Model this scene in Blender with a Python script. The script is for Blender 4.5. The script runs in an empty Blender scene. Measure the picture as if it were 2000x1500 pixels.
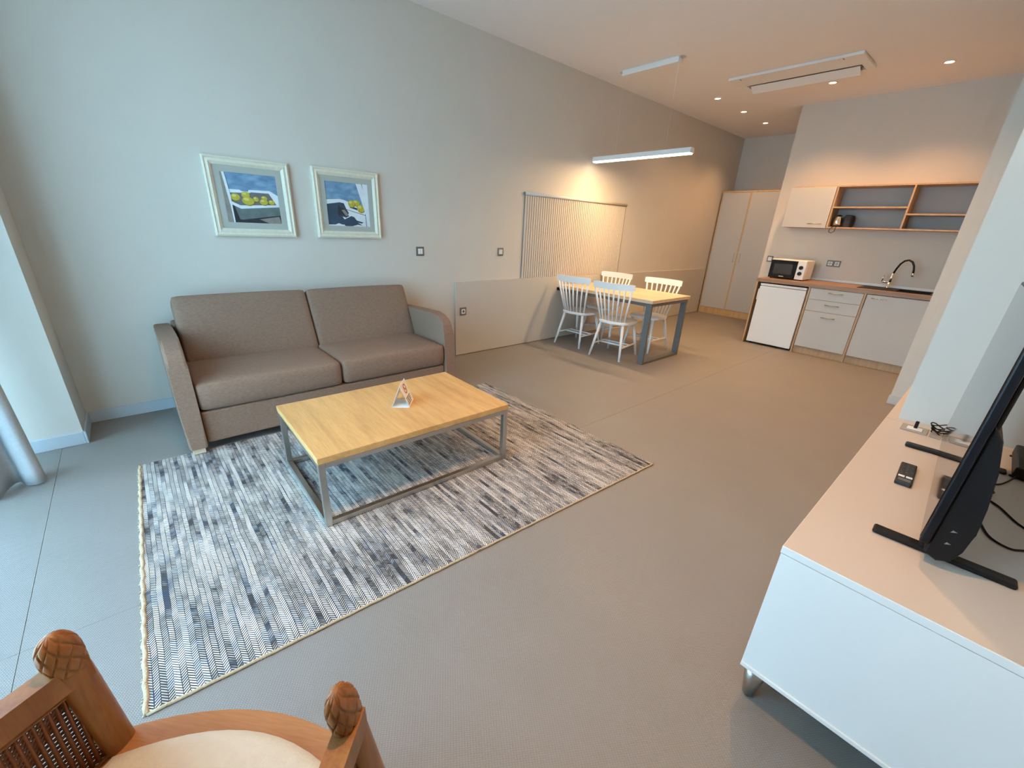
import bpy, bmesh, math, random
from mathutils import Vector, Matrix
random.seed(7)
S = bpy.context.scene
COL = S.collection

# ------------------------------------------------------------------ camera
cam_d = bpy.data.cameras.new('camera'); cam = bpy.data.objects.new('camera', cam_d); COL.objects.link(cam)
R = ((0.6559566, 0.7534346, 0.0453565), (0.3123036, -0.2162105, -0.9250511), (-0.6871589, 0.6209584, -0.3771251))
cam.matrix_world = Matrix(((R[0][0], -R[1][0], -R[2][0], 4.165), (R[0][1], -R[1][1], -R[2][1], 0.0),
                           (R[0][2], -R[1][2], -R[2][2], 1.5), (0, 0, 0, 1)))
cam_d.sensor_width = 36.0; cam_d.lens = 816.327 / 2000 * 36
cam_d.shift_x = 0.0003; cam_d.shift_y = 0.013; cam_d.clip_start = 0.02
S.camera = cam

# ------------------------------------------------------------------ world, exposure
SKY_STRENGTH = 9.8
LAMP = 1.3
w = bpy.data.worlds.new('sky'); S.world = w; w.use_nodes = True
nt = w.node_tree; bg = nt.nodes['Background']
tc = nt.nodes.new('ShaderNodeTexCoord'); sx = nt.nodes.new('ShaderNodeSeparateXYZ'); cr = nt.nodes.new('ShaderNodeValToRGB')
nt.links.new(tc.outputs['Generated'], sx.inputs[0])
nt.links.new(sx.outputs['Z'], cr.inputs[0]); nt.links.new(cr.outputs[0], bg.inputs[0])
cr.color_ramp.elements[0].position = 0.0; cr.color_ramp.elements[0].color = (0.44, 0.76, 1.0, 1)
cr.color_ramp.elements[1].position = 0.6; cr.color_ramp.elements[1].color = (0.38, 0.72, 1.0, 1)
bg.inputs[1].default_value = SKY_STRENGTH
S.view_settings.view_transform = 'Standard'; S.view_settings.look = 'None'
S.view_settings.gamma = 1.0; S.view_settings.use_curve_mapping = False
S.view_settings.exposure = 0.0
# window portal: tells the renderer where daylight enters
pd = bpy.data.lights.new('window_portal', 'AREA'); pd.shape = 'RECTANGLE'; pd.size = 3.05; pd.size_y = 2.85
pd.cycles.is_portal = True
po = bpy.data.objects.new('window_portal', pd); COL.objects.link(po)
po.location = (1.96, -1.10, 1.45); po.rotation_euler = (math.radians(90), 0, 0)   # faces +Y

# ------------------------------------------------------------------ helpers
def link(o): COL.objects.link(o); return o
MATS = {}
def nd(nt, t, **kw):
    n = nt.nodes.new(t)
    for k, v in kw.items(): setattr(n, k, v)
    return n
def mat(name, col, rough=0.5, metal=0.0, nscale=0, namt=0.0, bscale=0, bstr=0.0, coat=0.0, emit=None, estr=0.0, spec=0.5, stretch=(1, 1, 1), alpha=1.0, trans=0.0):
    if name in MATS: return MATS[name]
    m = bpy.data.materials.new(name); m.use_nodes = True; nt = m.node_tree; b = nt.nodes['Principled BSDF']
    b.inputs['Base Color'].default_value = (*col, 1); b.inputs['Roughness'].default_value = rough
    b.inputs['Metallic'].default_value = metal; b.inputs['Specular IOR Level'].default_value = spec
    b.inputs['Coat Weight'].default_value = coat; b.inputs['Coat Roughness'].default_value = 0.1
    b.inputs['Transmission Weight'].default_value = trans
    if emit: b.inputs['Emission Color'].default_value = (*emit, 1); b.inputs['Emission Strength'].default_value = estr
    if nscale or bscale:
        tc = nd(nt, 'ShaderNodeTexCoord'); mp = nd(nt, 'ShaderNodeMapping'); mp.inputs['Scale'].default_value = stretch
        nt.links.new(tc.outputs['Object'], mp.inputs[0])
        if nscale:
            n = nd(nt, 'ShaderNodeTexNoise'); n.inputs['Scale'].default_value = nscale; n.inputs['Detail'].default_value = 5
            nt.links.new(mp.outputs[0], n.inputs['Vector'])
            mx = nd(nt, 'ShaderNodeMix', data_type='RGBA')
            mx.inputs['A'].default_value = (*[c * (1 - namt) for c in col], 1); mx.inputs['B'].default_value = (*[min(1, c * (1 + namt)) for c in col], 1)
            nt.links.new(n.outputs['Fac'], mx.inputs['Factor']); nt.links.new(mx.outputs['Result'], b.inputs['Base Color'])
        if bscale:
            n2 = nd(nt, 'ShaderNodeTexNoise'); n2.inputs['Scale'].default_value = bscale; n2.inputs['Detail'].default_value = 3
            nt.links.new(mp.outputs[0], n2.inputs['Vector'])
            bp = nd(nt, 'ShaderNodeBump'); bp.inputs['Strength'].default_value = bstr; bp.inputs['Distance'].default_value = 0.01
            nt.links.new(n2.outputs['Fac'], bp.inputs['Height']); nt.links.new(bp.outputs[0], b.inputs['Normal'])
    MATS[name] = m; return m
def wood(name, c1, c2, axis=0, scale=14, rough=0.45, contrast=(0.35, 0.7)):
    if name in MATS: return MATS[name]
    m = bpy.data.materials.new(name); m.use_nodes = True; nt = m.node_tree; b = nt.nodes['Principled BSDF']
    tc = nd(nt, 'ShaderNodeTexCoord'); mp = nd(nt, 'ShaderNodeMapping')
    sc = [1.0, 1.0, 1.0]; sc[axis] = 0.09; mp.inputs['Scale'].default_value = sc
    nt.links.new(tc.outputs['Object'], mp.inputs[0])
    n = nd(nt, 'ShaderNodeTexNoise'); n.inputs['Scale'].default_value = scale; n.inputs['Detail'].default_value = 7; n.inputs['Distortion'].default_value = 0.6
    nt.links.new(mp.outputs[0], n.inputs['Vector'])
    n3 = nd(nt, 'ShaderNodeTexNoise'); n3.inputs['Scale'].default_value = scale * 9; n3.inputs['Detail'].default_value = 3
    nt.links.new(mp.outputs[0], n3.inputs['Vector'])
    ad = nd(nt, 'ShaderNodeMath', operation='MULTIPLY_ADD'); ad.inputs[1].default_value = 0.35
    nt.links.new(n3.outputs['Fac'], ad.inputs[0]); 
    sb = nd(nt, 'ShaderNodeMath', operation='MULTIPLY'); sb.inputs[1].default_value = 0.75
    nt.links.new(n.outputs['Fac'], sb.inputs[0]); nt.links.new(sb.outputs[0], ad.inputs[2])
    cr = nd(nt, 'ShaderNodeValToRGB'); cr.color_ramp.elements[0].position = contrast[0]; cr.color_ramp.elements[1].position = contrast[1]
    cr.color_ramp.elements[0].color = (*c2, 1); cr.color_ramp.elements[1].color = (*c1, 1)
    nt.links.new(ad.outputs[0], cr.inputs[0]); nt.links.new(cr.outputs[0], b.inputs['Base Color'])
    b.inputs['Roughness'].default_value = rough
    bp = nd(nt, 'ShaderNodeBump'); bp.inputs['Strength'].default_value = 0.08; bp.inputs['Distance'].default_value = 0.004
    nt.links.new(ad.outputs[0], bp.inputs['Height']); nt.links.new(bp.outputs[0], b.inputs['Normal'])
    MATS[name] = m; return m

class B:
    """collects shapes into one mesh"""
    def __init__(s): s.bm = bmesh.new(); s.mi = 0
    def _tag(s, faces, smooth=False):
        for f in faces: f.material_index = s.mi; f.smooth = smooth
    def box(s, x0, x1, y0, y1, z0, z1, bev=0.0, seg=2, M=None, smooth=False):
        vs = [s.bm.verts.new((x, y, z)) for x in (x0, x1) for y in (y0, y1) for z in (z0, z1)]
        idx = ((0, 1, 3, 2), (4, 6, 7, 5), (0, 4, 5, 1), (2, 3, 7, 6), (0, 2, 6, 4), (1, 5, 7, 3))
        fs = [s.bm.faces.new([vs[i] for i in q]) for q in idx]
        s._tag(fs)
        new = vs
        if bev > 0:
            es = list({e for f in fs for e in f.edges})
            r = bmesh.ops.bevel(s.bm, geom=es, offset=bev, segments=seg, affect='EDGES', profile=0.5)
            fs = list({f for v in r['verts'] for f in v.link_faces} | {f for f in fs if f.is_valid})
            s._tag(fs, smooth); new = list({v for f in fs for v in f.verts})
        if M is not None: bmesh.ops.transform(s.bm, matrix=M, verts=[v for v in new if v.is_valid])
        return s
    def prism(s, pts, a0, a1, axis='y', smooth=False, bev=0.0):
        """pts polygon in the two other axes (x,z for y; x,y for z; y,z for x)"""
        def P(p, a):
            return {'y': (p[0], a, p[1]), 'z': (p[0], p[1], a), 'x': (a, p[0], p[1])}[axis]
        A = [s.bm.verts.new(P(p, a0)) for p in pts]; Bv = [s.bm.verts.new(P(p, a1)) for p in pts]
        n = len(pts); fs = [s.bm.faces.new(A), s.bm.faces.new(Bv[::-1])]
        for i in range(n): fs.append(s.bm.faces.new((A[i], A[(i + 1) % n], Bv[(i + 1) % n], Bv[i])))
        s._tag(fs, smooth)
        if bev > 0:
            es = list(fs[0].edges) + list(fs[1].edges)
            r = bmesh.ops.bevel(s.bm, geom=es, offset=bev, segments=2, affect='EDGES', profile=0.5)
            s._tag(list({f for v in r['verts'] for f in v.link_faces}), smooth)
        return s
    def tube(s, pts, r, n=10, closed=False, caps=True, smooth=True):
        pts = [Vector(p) for p in pts]; rs = r if isinstance(r, (list, tuple)) else [r] * len(pts)
        rings = []; N = len(pts); up = None
        for i, p in enumerate(pts):
            if closed: t = pts[(i + 1) % N] - pts[i - 1]
            else: t = pts[min(i + 1, N - 1)] - pts[max(i - 1, 0)]
            t.normalize()
            if up is None:
                up = Vector((0, 0, 1)) if abs(t.z) < 0.9 else Vector((1, 0, 0))
            a = up.cross(t)
            if a.length < 1e-4: a = Vector((0, 1, 0)).cross(t)
            a.normalize(); b = t.cross(a).normalized(); up = b
            rings.append([s.bm.verts.new(p + (a * math.cos(2 * math.pi * k / n) + b * math.sin(2 * math.pi * k / n)) * rs[i]) for k in range(n)])
        fs = []
        for i in range(N if closed else N - 1):
            r0, r1 = rings[i], rings[(i + 1) % N]
            for k in range(n): fs.append(s.bm.faces.new((r0[k], r0[(k + 1) % n], r1[(k + 1) % n], r1[k])))
        s._tag(fs, smooth)
        if caps and not closed:
            cf = [s.bm.faces.new(rings[0][::-1]), s.bm.faces.new(rings[-1])]; s._tag(cf)
        return s
    def lathe(s, prof, c=(0, 0, 0), n=24, smooth=True):
        """prof list of (r,z)"""
        rings = []
        for r, z in prof:
            rings.append([s.bm.verts.new((c[0] + r * math.cos(2 * math.pi * k / n), c[1] + r * math.sin(2 * math.pi * k / n), c[2] + z)) for k in range(n)])
        fs = []
        for i in range(len(prof) - 1):
            for k in range(n): fs.append(s.bm.faces.new((rings[i][k], rings[i][(k + 1) % n], rings[i + 1][(k + 1) % n], rings[i + 1][k])))
        s._tag(fs, smooth)
        s._tag([s.bm.faces.new(rings[0][::-1]), s.bm.faces.new(rings[-1])]); return s
    def poly(s, pts):
        f = s.bm.faces.new([s.bm.verts.new(p) for p in pts]); s._tag([f]); return s
    def cushion(s, x0, x1, y0, y1, z0, z1, r=0.04, puff=0.012, M=None):
        """rounded, slightly domed upholstered block"""
        n0 = len(s.bm.verts); s.bm.verts.ensure_lookup_table()
        nx, ny, nz = 10, 14, 6
        g = {}
        def V(i, j, k):
            if (i, j, k) in g: return g[(i, j, k)]
            def ax(a, n, lo, hi):
                # cluster near the ends
                t = a / n
                t = 0.5 - 0.5 * math.cos(math.pi * t) if True else t
                return lo + (hi - lo) * t
            p = Vector((ax(i, nx, x0, x1), ax(j, ny, y0, y1), ax(k, nz, z0, z1)))
            q = Vector((min(max(p.x, x0 + r), x1 - r), min(max(p.y, y0 + r), y1 - r), min(max(p.z, z0 + r), z1 - r)))
            d = p - q
            if d.length > 1e-9:
                m = max(abs(d.x), abs(d.y), abs(d.z)); p = q + d.normalized() * m
            u = (p.x - x0) / (x1 - x0); v = (p.y - y0) / (y1 - y0); t = (p.z - z0) / (z1 - z0)
            du, dv, dt = [max(0, 4 * a * (1 - a)) ** 0.6 for a in (u, v, t)]
            p += Vector(((u - .5) * 2 * puff * dv * dt, (v - .5) * 2 * puff * 0.3 * du * dt, (t - .5) * 2 * puff * du * dv))
            g[(i, j, k)] = s.bm.verts.new(p); return g[(i, j, k)]
        fs = []
        for i in range(nx):
            for j in range(ny):
                fs.append(s.bm.faces.new((V(i, j, 0), V(i, j + 1, 0), V(i + 1, j + 1, 0), V(i + 1, j, 0))))
                fs.append(s.bm.faces.new((V(i, j, nz), V(i + 1, j, nz), V(i + 1, j + 1, nz), V(i, j + 1, nz))))
        for i in range(nx):
            for k in range(nz):
                fs.append(s.bm.faces.new((V(i, 0, k), V(i + 1, 0, k), V(i + 1, 0, k + 1), V(i, 0, k + 1))))
                fs.append(s.bm.faces.new((V(i, ny, k), V(i, ny, k + 1), V(i + 1, ny, k + 1), V(i + 1, ny, k))))
        for j in range(ny):
            for k in range(nz):
                fs.append(s.bm.faces.new((V(0, j, k), V(0, j, k + 1), V(0, j + 1, k + 1), V(0, j + 1, k))))
                fs.append(s.bm.faces.new((V(nx, j, k), V(nx, j + 1, k), V(nx, j + 1, k + 1), V(nx, j, k + 1))))
        s._tag(fs, True)
        if M is not None: bmesh.ops.transform(s.bm, matrix=M, verts=list(g.values()))
        return s
    def obj(s, name, mats, parent=None, off=None):
        if off is not None: bmesh.ops.translate(s.bm, vec=-Vector(off), verts=s.bm.verts)
        bmesh.ops.recalc_face_normals(s.bm, faces=s.bm.faces)
        me = bpy.data.meshes.new(name); s.bm.to_mesh(me); s.bm.free()
        for m in (mats if isinstance(mats, (list, tuple)) else [mats]): me.materials.append(m)
        o = link(bpy.data.objects.new(name, me))
        if parent is not None: o.parent = parent
        return o

def tag(o, label, cat, group=None):
    o['label'] = label; o['category'] = cat
    if group: o['group'] = group
    return o
def thing(name, label, cat, loc=(0, 0, 0), rz=0.0, group=None):
    o = link(bpy.data.objects.new(name, None)); o.location = loc; o.rotation_euler = (0, 0, rz); o.empty_display_size = 0.1
    return tag(o, label, cat, group)
class Th:
    """a thing whose parts are given in world coordinates"""
    def __init__(s, name, label, cat, loc, group=None):
        s.loc = loc; s.o = thing(name, label, cat, loc, 0, group)
    def part(s, name, b, m, parent=None, label=None):
        o = b.obj(name, m, parent or s.o, off=s.loc)
        if label: o['label'] = label
        return o
def struct(name, b, m, parent=None):
    o = b.obj(name, m, parent)
    o['kind'] = 'structure'; return o
def rotz_about(cx, cy, a): return Matrix.Translation((cx, cy, 0)) @ Matrix.Rotation(a, 4, 'Z') @ Matrix.Translation((-cx, -cy, 0))

# ------------------------------------------------------------------ materials
M_wall = mat('wall_paint', (0.63, 0.585, 0.515), 0.85, nscale=3, namt=0.03, bscale=220, bstr=0.05)
M_ceil = mat('ceiling_paint', (0.84, 0.81, 0.78), 0.9, nscale=2, namt=0.02)
M_skirt = mat('grey_skirting', (0.50, 0.56, 0.60), 0.5)
M_panel = mat('painted_board', (0.55, 0.51, 0.45), 0.6, nscale=3, namt=0.03)
M_white = mat('white_lacquer', (0.82, 0.82, 0.80), 0.35)
M_whitep = mat('white_plastic', (0.80, 0.80, 0.78), 0.4)
M_black = mat('black_plastic', (0.006, 0.0065, 0.008), 0.45, spec=0.25)
M_blackm = mat('black_matt', (0.02, 0.02, 0.022), 0.6)
M_chrome = mat('chrome', (0.8, 0.8, 0.8), 0.12, 1.0)
M_steel = mat('brushed_steel', (0.52, 0.50, 0.46), 0.3, 1.0, nscale=60, namt=0.08, stretch=(1, 1, 0.05))
M_grey = mat('dark_grey_metal', (0.15, 0.155, 0.15), 0.45, 0.3)
M_oak = wood('light_oak', (0.68, 0.40, 0.15), (0.47, 0.255, 0.085), axis=0, scale=16)
M_oakk = wood('cabinet_oak', (0.50, 0.33, 0.18), (0.38, 0.24, 0.12), axis=2, scale=16)
M_oakx = wood('worktop_oak', (0.34, 0.205, 0.12), (0.22, 0.125, 0.07), axis=0, scale=18)
M_oaky = wood('wardrobe_oak', (0.60, 0.42, 0.22), (0.46, 0.30, 0.14), axis=2, scale=16)
M_tbl = wood('pale_oak', (0.66, 0.52, 0.36), (0.52, 0.38, 0.24), axis=0, scale=16)
M_teak = wood('brown_teak', (0.36, 0.145, 0.038), (0.21, 0.072, 0.018), axis=2, scale=20, rough=0.35)
M_cab = mat('cabinet_grey', (0.50, 0.49, 0.46), 0.5, nscale=4, namt=0.02)
M_fridge = mat('fridge_white', (0.72, 0.74, 0.74), 0.4)
M_side = mat('sideboard_laminate', (0.76, 0.75, 0.72), 0.42)
M_sidet = mat('sideboard_top', (0.57, 0.495, 0.425), 0.4)
M_fabric = mat('taupe_fabric', (0.240, 0.150, 0.102), 0.95, nscale=140, namt=0.30, bscale=400, bstr=0.35, stretch=(1, 0.35, 1))
M_curt = mat('curtain_fabric', (0.44, 0.46, 0.46), 0.9, nscale=90, namt=0.12, bscale=300, bstr=0.1)
M_cream = mat('cream_cushion', (0.63, 0.565, 0.455), 0.9, nscale=50, namt=0.08, bscale=120, bstr=0.15)
M_dark = mat('shadow_gap', (0.03, 0.025, 0.02), 0.8)
M_glassd = mat('dark_glass', (0.006, 0.006, 0.007), 0.5, spec=0.15)
M_screen = mat('tv_screen', (0.004, 0.004, 0.005), 0.06, spec=1.0)
M_tvblue = mat('tv_body', (0.004, 0.006, 0.010), 0.35, spec=0.3)
M_frame = mat('cream_frame', (0.72, 0.68, 0.54), 0.55, nscale=40, namt=0.1)
M_liner = mat('grey_liner', (0.42, 0.43, 0.38), 0.8)
M_sock = mat('socket_grey', (0.16, 0.155, 0.14), 0.45)
M_glass = mat('window_glass', (1, 1, 1), 0.0, trans=1.0)
M_glass.node_tree.nodes['Principled BSDF'].inputs['IOR'].default_value = 1.02
M_alu = mat('window_frame_grey', (0.25, 0.26, 0.27), 0.4, 0.4)
M_lampglow = mat('lamp_diffuser', (0.9, 0.9, 0.9), 0.5, emit=(1.0, 0.93, 0.78), estr=8.0)
M_downglow = mat('downlight_glow', (0.9, 0.9, 0.9), 0.5, emit=(1.0, 0.88, 0.62), estr=14.0)

def floor_mat():
    m = bpy.data.materials.new('rubber_floor'); m.use_nodes = True; nt = m.node_tree; b = nt.nodes['Principled BSDF']
    tc = nd(nt, 'ShaderNodeTexCoord')
    n = nd(nt, 'ShaderNodeTexNoise'); n.inputs['Scale'].default_value = 2.5; n.inputs['Detail'].default_value = 6
    nt.links.new(tc.outputs['Object'], n.inputs['Vector'])
    cr = nd(nt, 'ShaderNodeValToRGB'); cr.color_ramp.elements[0].color = (0.246, 0.223, 0.202, 1); cr.color_ramp.elements[1].color = (0.288, 0.261, 0.236, 1)
    nt.links.new(n.outputs['Fac'], cr.inputs[0])
    # woven dot relief
    mp = nd(nt, 'ShaderNodeMapping'); mp.inputs['Rotation'].default_value = (0, 0, math.radians(33)); mp.inputs['Scale'].default_value = (1, 1, 0)
    nt.links.new(tc.outputs['Object'], mp.inputs[0])
    wv = nd(nt, 'ShaderNodeTexWave'); wv.inputs['Scale'].default_value = 52; wv.inputs['Distortion'].default_value = 1.2; wv.inputs['Detail Scale'].default_value = 3
    w2 = nd(nt, 'ShaderNodeTexWave', bands_direction='Y'); w2.inputs['Scale'].default_value = 36; w2.inputs['Distortion'].default_value = 1.2; w2.inputs['Detail Scale'].default_value = 3
    nt.links.new(mp.outputs[0], wv.inputs['Vector']); nt.links.new(mp.outputs[0], w2.inputs['Vector'])
    mu = nd(nt, 'ShaderNodeMath', operation='MULTIPLY'); nt.links.new(wv.outputs['Fac'], mu.inputs[0]); nt.links.new(w2.outputs['Fac'], mu.inputs[1])
    bp = nd(nt, 'ShaderNodeBump'); bp.inputs['Strength'].default_value = 0.28; bp.inputs['Distance'].default_value = 0.003
    nt.links.new(mu.outputs[0], bp.inputs['Height']); nt.links.new(bp.outputs[0], b.inputs['Normal'])
    mx = nd(nt, 'ShaderNodeMix', data_type='RGBA', blend_type='MULTIPLY'); mx.inputs['Factor'].default_value = 0.18
    nt.links.new(cr.outputs[0], mx.inputs['A']); nt.links.new(mu.outputs[0], mx.inputs['B']); nt.links.new(mx.outputs['Result'], b.inputs['Base Color'])
    b.inputs['Roughness'].default_value = 0.5
    return m
M_floor = floor_mat()

def rug_mat():
    m = bpy.data.materials.new('woven_rug'); m.use_nodes = True; nt = m.node_tree; b = nt.nodes['Principled BSDF']
    L = nt.links
    tc = nd(nt, 'ShaderNodeTexCoord'); sp = nd(nt, 'ShaderNodeSeparateXYZ'); L.new(tc.outputs['Object'], sp.inputs[0])
    def mth(op, a, bb=None, c=None):
        n = nd(nt, 'ShaderNodeMath', operation=op)
        for i, v in enumerate((a, bb, c)):
            if v is None: continue
            if isinstance(v, (int, float)): n.inputs[i].default_value = v
            else: L.new(v, n.inputs[i])
        return n.outputs[0]
    X, Y = sp.outputs['X'], sp.outputs['Y']
    # wobble so that columns are not ruler straight
    nz = nd(nt, 'ShaderNodeTexNoise'); nz.inputs['Scale'].default_value = 4; nz.inputs['Detail'].default_value = 2
    L.new(tc.outputs['Object'], nz.inputs['Vector'])
    Yw = mth('ADD', Y, mth('MULTIPLY', mth('SUBTRACT', nz.outputs['Fac'], 0.5), 0.012))
    W = 0.019
    colf = mth('DIVIDE', Yw, W); ci = mth('FLOOR', colf); cf = mth('FRACT', colf)
    par = mth('SUBTRACT', mth('MULTIPLY', mth('MODULO', mth('ABSOLUTE', ci), 2.0), 2.0), 1.0)
    ph = mth('ADD', mth('DIVIDE', X, 0.0115), mth('MULTIPLY', mth('MULTIPLY', par, cf), 1.6))
    dash = mth('FRACT', ph)
    def colnoise(kx, ky, off, det, rgh=0.6):
        cv = nd(nt, 'ShaderNodeCombineXYZ'); L.new(mth('MULTIPLY', X, kx), cv.inputs[0]); L.new(mth('ADD', mth('MULTIPLY', ci, ky), off), cv.inputs[1]); L.new(mth('MULTIPLY', mth('FLOOR', ph), 0.022), cv.inputs[2])
        n_ = nd(nt, 'ShaderNodeTexNoise'); n_.inputs['Scale'].default_value = 1.0; n_.inputs['Detail'].default_value = det; n_.inputs['Roughness'].default_value = rgh
        L.new(cv.outputs[0], n_.inputs['Vector']); return n_.outputs['Fac']
    nA = colnoise(2.2, 0.55, 0.0, 5, 0.75); nB = colnoise(1.8, 0.62, 17.0, 5, 0.72)
    duty = mth('SUBTRACT', 1.02, mth('MULTIPLY', nB, 0.95))
    dm = mth('GREATER_THAN', dash, duty)
    gap = mth('GREATER_THAN', cf, mth('SUBTRACT', 0.42, mth('MULTIPLY', nA, 0.65)))
    cr = nd(nt, 'ShaderNodeValToRGB'); e = cr.color_ramp.elements
    e[0].position = 0.28; e[0].color = (0.010, 0.012, 0.018, 1)
    e[1].position = 0.75; e[1].color = (0.30, 0.27, 0.24, 1)
    for p, c in ((0.38, (0.026, 0.046, 0.085, 1)), (0.45, (0.055, 0.046, 0.042, 1)), (0.52, (0.022, 0.021, 0.023, 1)), (0.58, (0.06, 0.085, 0.12, 1)), (0.65, (0.11, 0.082, 0.065, 1))):
        q = e.new(p); q.color = c
    L.new(nA, cr.inputs[0])
    cr2 = nd(nt, 'ShaderNodeValToRGB'); e = cr2.color_ramp.elements
    e[0].position = 0.38; e[0].color = (0.07, 0.07, 0.08, 1); e[1].position = 0.55; e[1].color = (0.80, 0.74, 0.67, 1)
    q = e.new(0.42); q.color = (0.40, 0.365, 0.335, 1)
    L.new(nB, cr2.inputs[0])
    fac = mth('MULTIPLY', dm, gap)
    mx = nd(nt, 'ShaderNodeMix', data_type='RGBA'); L.new(fac, mx.inputs['Factor']); L.new(cr.outputs[0], mx.inputs['A']); L.new(cr2.outputs[0], mx.inputs['B'])
    L.new(mx.outputs['Result'], b.inputs['Base Color']); b.inputs['Roughness'].default_value = 0.95
    bp = nd(nt, 'ShaderNodeBump'); bp.inputs['Strength'].default_value = 0.6; bp.inputs['Distance'].default_value = 0.004
    L.new(fac, bp.inputs['Height']); L.new(bp.outputs[0], b.inputs['Normal'])
    return m
M_rug = rug_mat()
M_jute = mat('jute_edge', (0.50, 0.38, 0.24), 0.95, nscale=90, namt=0.35, bscale=150, bstr=0.5)

# ------------------------------------------------------------------ structure
ZC = 3.285
YK = 7.70
fl = struct('floor', B().box(-0.15, 4.8, -1.3, 9.7, -0.12, -0.012), mat('floor_base', (0.12, 0.11, 0.10), 0.9))
g = 0.0006
for (x0, x1, y0, y1) in ((0, 2.256, -1.0, -0.60), (2.256, 4.65, -1.0, -0.60), (0, 2.256, -0.60, 9.52), (2.256, 4.65, -0.60, 7.70)):
    B().box(x0 + g, x1 - g, y0 + g, y1 - g, -0.0125, 0.0, 0.0008, 1).obj('floor_sheet', M_floor, fl)
struct('ceiling', B().box(-0.15, 4.8, -1.15, 9.67, ZC, ZC + 0.12), M_ceil)
struct('wall_left', B().box(-0.15, 0, -1.0, 9.52, 0, ZC), M_wall)
struct('wall_left_pier', B().box(0, 0.385, -1.0, -0.48, 0, ZC), M_wall)
struct('wall_end', B().box(-0.15, 1.653, 9.52, 9.67, 0, ZC), M_wall)
struct('wall_kitchen', B().box(1.503, 3.763, YK, YK + 0.15, 0, ZC), M_wall)
struct('wall_corridor', B().box(1.503, 1.653, YK + 0.15, 9.52, 0, ZC), M_wall)
struct('wall_right_far', B().box(3.763, 4.8, 5.57, YK + 0.15, 0, ZC), M_wall)
struct('wall_right_pier', B().box(4.02, 4.8, 2.887, 5.57, 0, ZC), M_wall)
struct('wall_right_near', B().box(4.65, 4.8, -1.0, 2.887, 0, ZC), M_wall)
struct('wall_window', B().box(-0.15, 4.8, -1.15, -1.0, 2.90, ZC).box(-0.15, 0.42, -1.15, -1.0, 0, 2.90).box(3.50, 4.8, -1.15, -1.0, 0, 2.90), M_wall)
# glazing
wb = B()
XW = [0.42, 1.45, 2.47, 3.50]
wb.box(0.42, 3.50, -1.11, -1.05, 2.84, 2.90).box(0.42, 3.50, -1.11, -1.05, 0.0, 0.05)
for x in XW: wb.box(max(0.42, x - 0.03), min(3.50, x + 0.03), -1.11, -1.05, 0.05, 2.84)
win = struct('window_1', wb, M_alu)
for i in range(3):
    B().box(XW[i] + 0.03, XW[i + 1] - 0.03, -1.083, -1.077, 0.05, 2.84).obj('pane', M_glass, win)
M_terr = mat('terrace_paving', (0.66, 0.65, 0.62), 0.8, nscale=3, namt=0.1)
struct('terrace_ground', B().box(-6, 11, -12, -1.15, -0.2, -0.05), M_terr)
# skirting
struct('baseboard_left', B().box(0, 0.013, -0.48, 2.78, 0, 0.088, 0.003), M_skirt)
struct('baseboard_pier', B().box(0.385, 0.398, -1.0, -0.48, 0, 0.088, 0.003).box(0.013, 0.398, -0.48, -0.467, 0, 0.088, 0.003), M_skirt)
struct('baseboard_right', B().box(3.755, 4.0, 5.555, 5.57, 0, 0.09, 0.003), mat('beige_skirting', (0.55, 0.53, 0.5), 0.5))
# wall boards
struct('trim_1', B().box(0, 0.022, 2.785, 8.99, 0.006, 0.885, 0.003), M_panel)
struct('trim_2', B().box(3.977, 4.02, 2.84, 5.565, 0, 0.66, 0.002).box(4.02, 4.65, 2.84, 2.887, 0, 0.66, 0.002), M_sidet)

# ------------------------------------------------------------------ sofa
s = Th('sofa', 'taupe fabric two-seat sofa with square arms against the wall under the paintings', 'sofa', (0.5, 1.07, 0))
s.part('base', B().box(0.14, 0.985, 0.142, 2.008, 0.06, 0.283, 0.012), M_fabric)
s.part('back_frame', B().box(0.05, 0.17, 0.142, 2.008, 0.06, 0.72, 0.015), M_fabric)
for y0, y1 in ((0.142, 1.072), (1.079, 2.008)):
    s.part('seat_cushion', B().cushion(0.36, 1.0, y0, y1, 0.288, 0.478, 0.035, 0.012), M_fabric)
ang = math.atan2(0.22, 0.47)
for y0, y1 in ((0.168, 1.092), (1.100, 2.022)):
    Mx = Matrix.Translation((0.455, 0, 0.455)) @ Matrix.Rotation(-ang, 4, 'Y')
    s.part('back_cushion', B().cushion(-0.19, 0.0, y0, y1, 0.0, 0.52, 0.03, 0.012, Mx), M_fabric)
prof = [(0.06, 0.05), (1.03, 0.05), (1.015, 0.30), (0.998, 0.48), (0.985, 0.58), (0.965, 0.65), (0.925, 0.695), (0.86, 0.722), (0.76, 0.733), (0.5, 0.722), (0.3, 0.712), (0.06, 0.70)]
for y0, y1 in ((0.036, 0.138), (2.012, 2.112)):
    s.part('arm', B().prism(prof, y0, y1, 'y', bev=0.014), M_fabric)
for y in (0.085, 2.06):
    for x in (0.10, 0.995):
        s.part('foot', B().box(x - 0.025, x + 0.025, y - 0.035, y + 0.035, 0.0125, 0.05, 0.003), M_tbl)

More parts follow.
